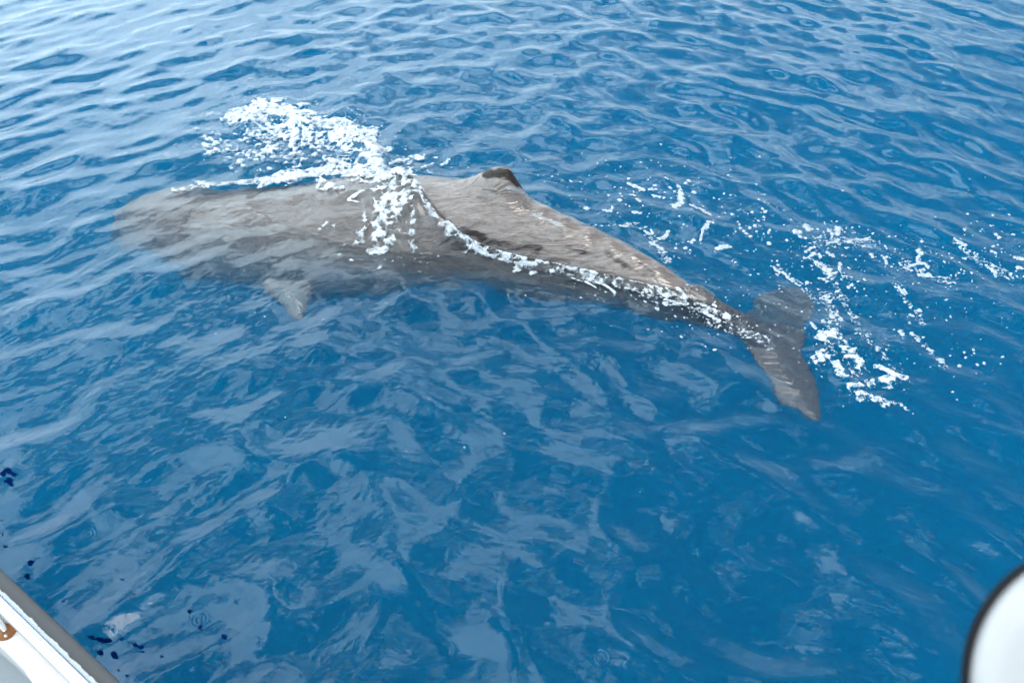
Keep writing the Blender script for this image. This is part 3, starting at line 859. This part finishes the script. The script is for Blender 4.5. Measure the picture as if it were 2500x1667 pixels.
def foam_sheet(name, label, cat, strokes, box, step, thick, cell=9.0, blobs=(), lace=1.0, seed=0, mat=None, margin=0.16):
    """a lumpy sheet of foam lying on the water, cut out by bubble noise"""
    x0, y0, x1, y1 = box
    cs = np.array([at(x0, y0), at(x1, y0), at(x1, y1), at(x0, y1)])
    gx, gy = np.meshgrid(np.arange(cs[:, 0].min() - .4, cs[:, 0].max() + .4, step), np.arange(cs[:, 1].min() - .6, cs[:, 1].max() + .6, step))
    sh = gx.shape
    X, Y = gx.ravel(), gy.ravel()
    q1, q2 = pix(X, Y, 0.0)
    rough = (q1 > x0 - 60) & (q1 < x1 + 60) & (q2 > y0 - 120) & (q2 < y1 + 60)
    wxx, wyy, wzz = np.zeros_like(X), np.zeros_like(X), np.zeros_like(X)
    wxx[rough], wyy[rough], wzz[rough] = water_point(X[rough], Y[rough])
    px, py = pix(wxx, wyy, wzz)
    M = np.full(X.shape, -1.0)
    idx = np.nonzero(rough)[0]
    Yt = wyy + 1.3 * wzz
    bub = fbm(X * cell, Yt * cell, 4, 50 + seed)
    web = 1 - np.abs(fbm(X * cell * 0.8 + 9, Yt * cell * 0.8, 3, 70 + seed) - 0.5) * 2
    tex = (0.55 * bub + 0.45 * (web - 0.35))
    lo, hi = np.percentile(tex[rough], (2, 98))
    tex = np.clip((tex - lo) / (hi - lo), 0, 1)
    wob = (fbm(X * 5, Yt * 5, 3, 90 + seed) - 0.5)
    for pts, wd, den in strokes:
        P = np.array(pts)
        m = idx[(px[idx] > P[:, 0].min() - wd * 2) & (px[idx] < P[:, 0].max() + wd * 2) & (py[idx] > P[:, 1].min() - wd * 2) & (py[idx] < P[:, 1].max() + wd * 2)]
        if not len(m):
            continue
        d, al = seg_dist(px[m], py[m], pts)
        prof = 1 - (d / wd * (1 + 2.0 * wob[m]))**2
        val = np.minimum(prof * 1.3, 1) - (1 - den) * 0.5 - (1 - tex[m]) * (1.95 - den * 0.95) * lace
        M[m] = np.maximum(M[m], np.where(prof > -0.3, val, -1))
    for (bx, by, rx, ry, an) in blobs:
        rr = max(rx, ry) * 1.8
        m = idx[(np.abs(px[idx] - bx) < rr) & (np.abs(py[idx] - by) < rr)]
        if not len(m):
            continue
        ca, sa = math.cos(an), math.sin(an)
        ex = ((px[m] - bx) * ca + (py[m] - by) * sa) / rx
        ey = (-(px[m] - bx) * sa + (py[m] - by) * ca) / ry
        M[m] = np.maximum(M[m], (1 - np.hypot(ex, ey)) + 1.1 * (bub[m] - 0.5))
    Mg = M.reshape(sh)
    on = Mg > -margin
    q = on[:-1, :-1] & on[1:, :-1] & on[:-1, 1:] & on[1:, 1:]
    use = np.zeros(sh, bool)
    for a, b in ((slice(0, -1), slice(0, -1)), (slice(1, None), slice(0, -1)), (slice(0, -1), slice(1, None)), (slice(1, None), slice(1, None))):
        use[a, b] |= q
    ids = -np.ones(sh, int)
    ids[use] = np.arange(use.sum())
    a = np.stack([ids[:-1, :-1], ids[:-1, 1:], ids[1:, 1:], ids[1:, :-1]], -1)[q]
    s = use.ravel()
    lump = 0.35 + 0.65 * fbm(X[s] * 16, Y[s] * 16, 3, 33)
    z = wzz[s] + thick * np.sqrt(np.clip(M[s] + margin, 0, 1)) * lump * 1.5 + 0.002
    o = mesh_np(name, np.c_[wxx[s], wyy[s], z], a, mat or M_FOAM)
    ca_ = o.data.attributes.new('cover', 'FLOAT', 'POINT')
    ca_.data.foreach_set('value', M[s].astype(np.float32))
    o['kind'] = 'stuff'
    o['label'] = label
    o['category'] = cat
    return o


foam_sheet('breaking_foam', 'white breaking crest of foam curling behind the whale back', 'foam', FOAM_CREST, (470, 235, 1110, 440), 0.0085, 0.042, 11.0, seed=1)
foam_sheet('wash_foam', 'strip of white foam washing along the far side of the submerged whale head', 'foam', FOAM_BACK, (410, 395, 960, 480), 0.0085, 0.038, 12.0, seed=2)
foam_sheet('splash_foam', 'lacy white foam on the mound of water pouring over the whale flank', 'foam', FOAM_MOUND, (770, 425, 1110, 600), 0.0075, 0.02, 9.0, lace=1.15, seed=3)
foam_sheet('waterline_foam', 'thin white foam streaks along the waterline of the whale tail stock', 'foam', FOAM_LINE, (1080, 530, 1780, 800), 0.007, 0.016, 13.0, lace=0.8, seed=4)
foam_sheet('tail_foam', 'bubbly white foam patch trailing right of the whale flukes', 'foam', FOAM_TAIL, (1980, 780, 2230, 1000), 0.0065, 0.03, 15.0, lace=1.1, seed=5)
blobs = []
for pts, r0 in FLECKS:
    if len(pts) == 1:
        blobs.append((pts[0][0], pts[0][1], r0 * 1.35, r0 * 0.95, random.uniform(-.2, .6)))
    for (xa, ya), (xb, yb) in zip(pts[:-1], pts[1:]):
        L_ = math.hypot(xb - xa, yb - ya)
        for i in range(max(2, int(L_ / (r0 * 0.9)) + 1)):
            t_ = i / max(1, int(L_ / (r0 * 0.9)))
            k_ = r0 * random.uniform(.85, 1.35)
            blobs.append((xa + (xb - xa) * t_ + random.uniform(-1, 1), ya + (yb - ya) * t_ + random.uniform(-1, 1), k_ * 1.15, k_ * .9, random.uniform(-.3, .7)))
for cx_, cy_, sx_, sy_, n_, a_, b_ in SPECKS:
    for i in range(int(n_ * 0.75)):
        r0 = a_ + (b_ - a_) * random.random()**3
        blobs.append((random.gauss(cx_, sx_), random.gauss(cy_, sy_), r0 * random.uniform(.9, 1.6) + .6, r0 * .8 + .6, random.uniform(-.3, .8)))


def dry(b):
    return poly_sd(np.array([b[0]]), np.array([b[1]]), EXPOSED)[0] > -6


blobs = [b for b in blobs if not dry(b)]
blobs = [(b[0], b[1], b[2] * .88, b[3] * .85, b[4]) for b in blobs]
right = [b for b in blobs if b[0] > 1290 and b[1] < 1000 and b[1] > 330]
rest = [b for b in blobs if not (b[0] > 1290 and b[1] < 1000 and b[1] > 330)]
foam_sheet('foam_flecks', 'scattered white foam flecks floating on the blue water beyond the whale tail', 'foam', STREAKS, (1290, 370, 2500, 1000), 0.0072, 0.010, 34.0, blobs=right, seed=6, mat=M_FLECK)
foam_sheet('foam_specks', 'tiny white foam specks dotted over the water around the whale head', 'foam', [], (350, 120, 1290, 1280), 0.0085, 0.008, 34.0, blobs=rest, seed=7, mat=M_FLECK)

# drops thrown up by the breaking crest
bm = bmesh.new()
for i in range(150):
    px_, py_ = random.choice([(640, 262), (700, 262), (760, 285), (830, 300), (880, 315), (915, 340), (930, 380)])
    p = at(px_ + random.gauss(0, 26), py_ + random.gauss(-6, 12), 0.35)
    r0 = random.uniform(.004, .012)
    bmesh.ops.create_icosphere(bm, subdivisions=1, radius=r0, matrix=Matrix.Translation((p[0], p[1], 0.35 + random.random() * .25)))
sp = bm_obj('spray_drops', bm, M_PAINT, smooth_shade=True)
sp['kind'] = 'stuff'
sp['label'] = 'fine white spray drops flying above the breaking foam crest'
sp['category'] = 'spray'

# ------------------------------------------------------------------ boat
ZD = 3.4
EA, EB = at(0, 1384, ZD), at(300, 1667, ZD)
ev_ = (EB - EA) / np.linalg.norm(EB - EA)
nv_ = np.array([ev_[1], -ev_[0], 0.0])
if np.dot(nv_, -EA * np.array([1, 1, 0])) < 0:
    nv_ = -nv_


def bp(s, n, z):
    p = EA + ev_ * s + nv_ * n
    return (p[0], p[1], z)


boat = bpy.data.objects.new('boat', None)
COL.objects.link(boat)
boat['label'] = 'white boat edge with grey rubbing strip and steel handrail beside the water'
boat['category'] = 'boat'
S0, S1 = -5.0, 6.0


def extrude_profile(prof, name, mat, n=60, jag=0.0, jag_ids=(), s0=S0, s1=S1):
    ss = np.linspace(s0, s1, n)
    vs, k = [], len(prof)
    for s in ss:
        for i, (nn, z) in enumerate(prof):
            j = 0
            if i in jag_ids:
                j = jag * (float(fbm(np.array([s * 38.0]), np.array([3.0]), 4, 12)[0]) - .5)
            vs.append(bp(s, nn + j, z))
    f = grid_faces(n, k, True)
    fs = [tuple(q) for q in f] + [tuple(range(k)), tuple((n - 1) * k + i for i in range(k))]
    bm = bmesh.new()
    bv = [bm.verts.new(v) for v in vs]
    for q in fs:
        bm.faces.new([bv[i] for i in q])
    return bm_obj(name, bm, mat, boat, smooth_shade=False)


extrude_profile([(0.05, -0.6), (0.012, 3.30), (0.02, ZD - .012), (0.082, ZD - .012), (0.092, 3.12), (3.2, 3.12), (3.2, -0.6)], 'hull', M_WHITE, 12)
extrude_profile([(0.008, ZD - .055), (0.0, ZD - .035), (0.001, ZD - .012), (0.006, ZD - .002), (0.016, ZD + .002), (0.066, ZD + .002), (0.066, ZD - .01), (0.02, ZD - .01)], 'rub_rail', M_RUBBER, 40)
extrude_profile([(0.049, ZD + .0035), (0.050, ZD + .007), (0.080, ZD + .010), (0.086, ZD + .004)], 'toe_rail', M_PAINT, 1400, 0.009, (0, 1), -0.6, 1.2)


def tube(name, pts, r, mat, parent, seg=20):
    bm = bmesh.new()
    rings = []
    for i, p in enumerate(pts):
        p = Vector(p)
        d = (Vector(pts[min(i + 1, len(pts) - 1)]) - Vector(pts[max(i - 1, 0)])).normalized()
        a = d.cross(Vector((0, 0, 1)))
        if a.length < 1e-3:
            a = Vector((1, 0, 0))
        a.normalize()
        b = a.cross(d)
        rings.append([bm.verts.new(p + a * r * math.cos(2 * math.pi * j / seg) + b * r * math.sin(2 * math.pi * j / seg)) for j in range(seg)])
    for r0, r1 in zip(rings[:-1], rings[1:]):
        for j in range(seg):
            bm.faces.new((r0[j], r0[(j + 1) % seg], r1[(j + 1) % seg], r1[j]))
    bm.faces.new(rings[0][::-1])
    bm.faces.new(rings[-1])
    return bm_obj(name, bm, mat, parent, smooth_shade=True)


tube('handrail', [bp(s, 0.088, ZD + .055) for s in np.linspace(S0, S1, 30)], 0.021, M_STEEL, boat)


def slab(name, pxpts, ztop, zbot, mat, bev=0.012):
    bm = bmesh.new()
    top = [bm.verts.new(at(a, b, ztop)) for a, b in pxpts]
    bot = [bm.verts.new(v.co - Vector((0, 0, ztop - zbot))) for v in top]
    n = len(top)
    bm.faces.new(top)
    bm.faces.new(bot[::-1])
    for i in range(n):
        bm.faces.new((top[i], bot[i], bot[(i + 1) % n], top[(i + 1) % n]))
    eds = [e for e in bm.edges if e.verts[0] in top and e.verts[1] in top]
    bmesh.ops.bevel(bm, geom=eds, offset=bev, segments=4, affect='EDGES', profile=.6)
    return bm_obj(name, bm, mat, boat, smooth_shade=True)


slab('coaming', [(-260, 1290), (-120, 1400), (40, 1534), (125, 1608), (170, 1660), (230, 1740), (110, 1720), (92, 1680), (70, 1652), (58, 1632), (0, 1575), (-160, 1440), (-300, 1330)], 3.325, 3.0, M_WHITE)
slab('deck', [(-300, 1300), (-100, 1452), (70, 1600), (230, 1760), (-100, 2100), (-700, 1800)], 3.16, 3.13, M_DECK, 0.004)

st_b, st_t = at(14, 1541, 3.33), np.array(bp(-0.035, 0.092, ZD + .055))
stn = tube('stanchion', [tuple(st_b), tuple(st_t)], 0.014, M_STEEL, boat, 16)
bm = bmesh.new()
bmesh.ops.create_cone(bm, cap_ends=True, segments=28, radius1=0.036, radius2=0.032, depth=0.012)
for v_ in bm.verts:
    v_.co += Vector(st_b)
bmesh.ops.bevel(bm, geom=[e for e in bm.edges], offset=0.002, segments=2, affect='EDGES')
fl = bm_obj('base_flange', bm, M_RUST, stn, smooth_shade=True)
fl['label'] = 'rusty orange flange at the foot of the stanchion'
for dx_, dy_ in ((0.014, -0.021), (-0.02, 0.016)):
    bm = bmesh.new()
    bmesh.ops.create_uvsphere(bm, u_segments=10, v_segments=6, radius=0.006, matrix=Matrix.Translation((st_b[0] + dx_, st_b[1] + dy_, st_b[2] + .007)))
    bm_obj('screw', bm, M_STEEL, stn, smooth_shade=True)

# ------------------------------------------------------------------ round white fitting close to the camera
fit = bpy.data.objects.new('round_fitting', None)
COL.objects.link(fit)
fit['label'] = 'round white boat fitting with a black rubber rim at the lower right'
fit['category'] = 'boat fitting'
FD = 0.62
rc = ray(2700, 1672)
cpos = Vector((0, 0, CAM_H)) + Vector(rc) * FD
axis = Vector((0.05, -math.cos(PITCH), math.sin(PITCH) + 0.02)).normalized()
RF = 336 / FPX * FD


def lathe(name, prof, mat, parent):
    """profile of (radius, height along the axis)"""
    qa = axis.to_track_quat('Z', 'Y')
    bm = bmesh.new()
    seg = 96
    rings = []
    for r, h in prof:
        if r < 1e-6:
            rings.append([bm.verts.new(cpos + qa @ Vector((0, 0, h)))])
        else:
            rings.append([bm.verts.new(cpos + qa @ Vector((r * math.cos(2 * math.pi * j / seg), r * math.sin(2 * math.pi * j / seg), h))) for j in range(seg)])
    for a, b in zip(rings[:-1], rings[1:]):
        for j in range(seg):
            q = [a[j % len(a)], a[(j + 1) % len(a)], b[(j + 1) % len(b)], b[j % len(b)]]
            q = list(dict.fromkeys(q))
            if len(q) > 2:
                bm.faces.new(q)
    return bm_obj(name, bm, mat, parent, smooth_shade=True)


lathe('cap', [(0, .022), (RF * .3, .021), (RF * .6, .017), (RF * .82, .010), (RF * .94, .004), (RF * .965, -.002), (RF * .965, -.012), (0, -.012)], M_DOME, fit)
lathe('rim', [(RF * .90, -.0135), (RF * .972, -.009), (RF * .990, -.009), (RF * 1.0, -.012), (RF * 1.0, -.015), (RF * .96, -.019), (0, -.019)], M_BLACK, fit)
foot = Vector(bp(2.3, 0.5, 3.13))
tube('bracket', [tuple(cpos - axis * .05), tuple(cpos - axis * .12 + Vector((0.03, -.05, -.05))), (foot.x, foot.y, cpos.z - .35), tuple(foot)], 0.018, M_STEEL, fit, 14)

# ------------------------------------------------------------------ added navy marks standing in for clipped glints on the water near the boat
NAVY = [(20, 1152, 12, 9), (22, 1180, 14, 9), (75, 1375, 10, 6), (68, 1405, 9, 8), (318, 1452, 14, 3), (298, 1415, 7, 3), (155, 1466, 5, 3), (115, 1460, 4, 3),
        (222, 1555, 14, 5), (245, 1560, 16, 6), (268, 1563, 10, 6), (240, 1593, 11, 6), (282, 1596, 11, 9), (345, 1580, 9, 5), (330, 1575, 9, 5), (465, 1491, 8, 5),
        (487, 1530, 5, 6), (550, 1553, 8, 6), (534, 1500, 4, 3), (320, 1546, 5, 4), (395, 1602, 5, 3), (290, 1635, 5, 3), (308, 1649, 7, 4), (490, 1595, 6, 3), (500, 1616, 5, 3),
        (170, 1506, 3, 2), (100, 1440, 3, 2), (16, 1335, 6, 3), (5, 1305, 4, 3), (5, 1270, 3, 3), (350, 1590, 5, 3), (300, 1560, 6, 3)]
nb_ = []
for a, b, c_, d_ in NAVY:
    for i in range(3):
        nb_.append((a + random.gauss(0, c_ * .45), b + random.gauss(0, d_ * .4), c_ * random.uniform(.6, 1.0), d_ * random.uniform(.6, 1.0), random.uniform(0, .6)))
nav = foam_sheet('dark_glints', 'small added navy marks for clipped glints on the water just off the boat edge', 'painted glints', [], (0, 1120, 620, 1667), 0.006, 0.003, 34.0, blobs=nb_, seed=9, mat=M_NAVY, margin=0.0)
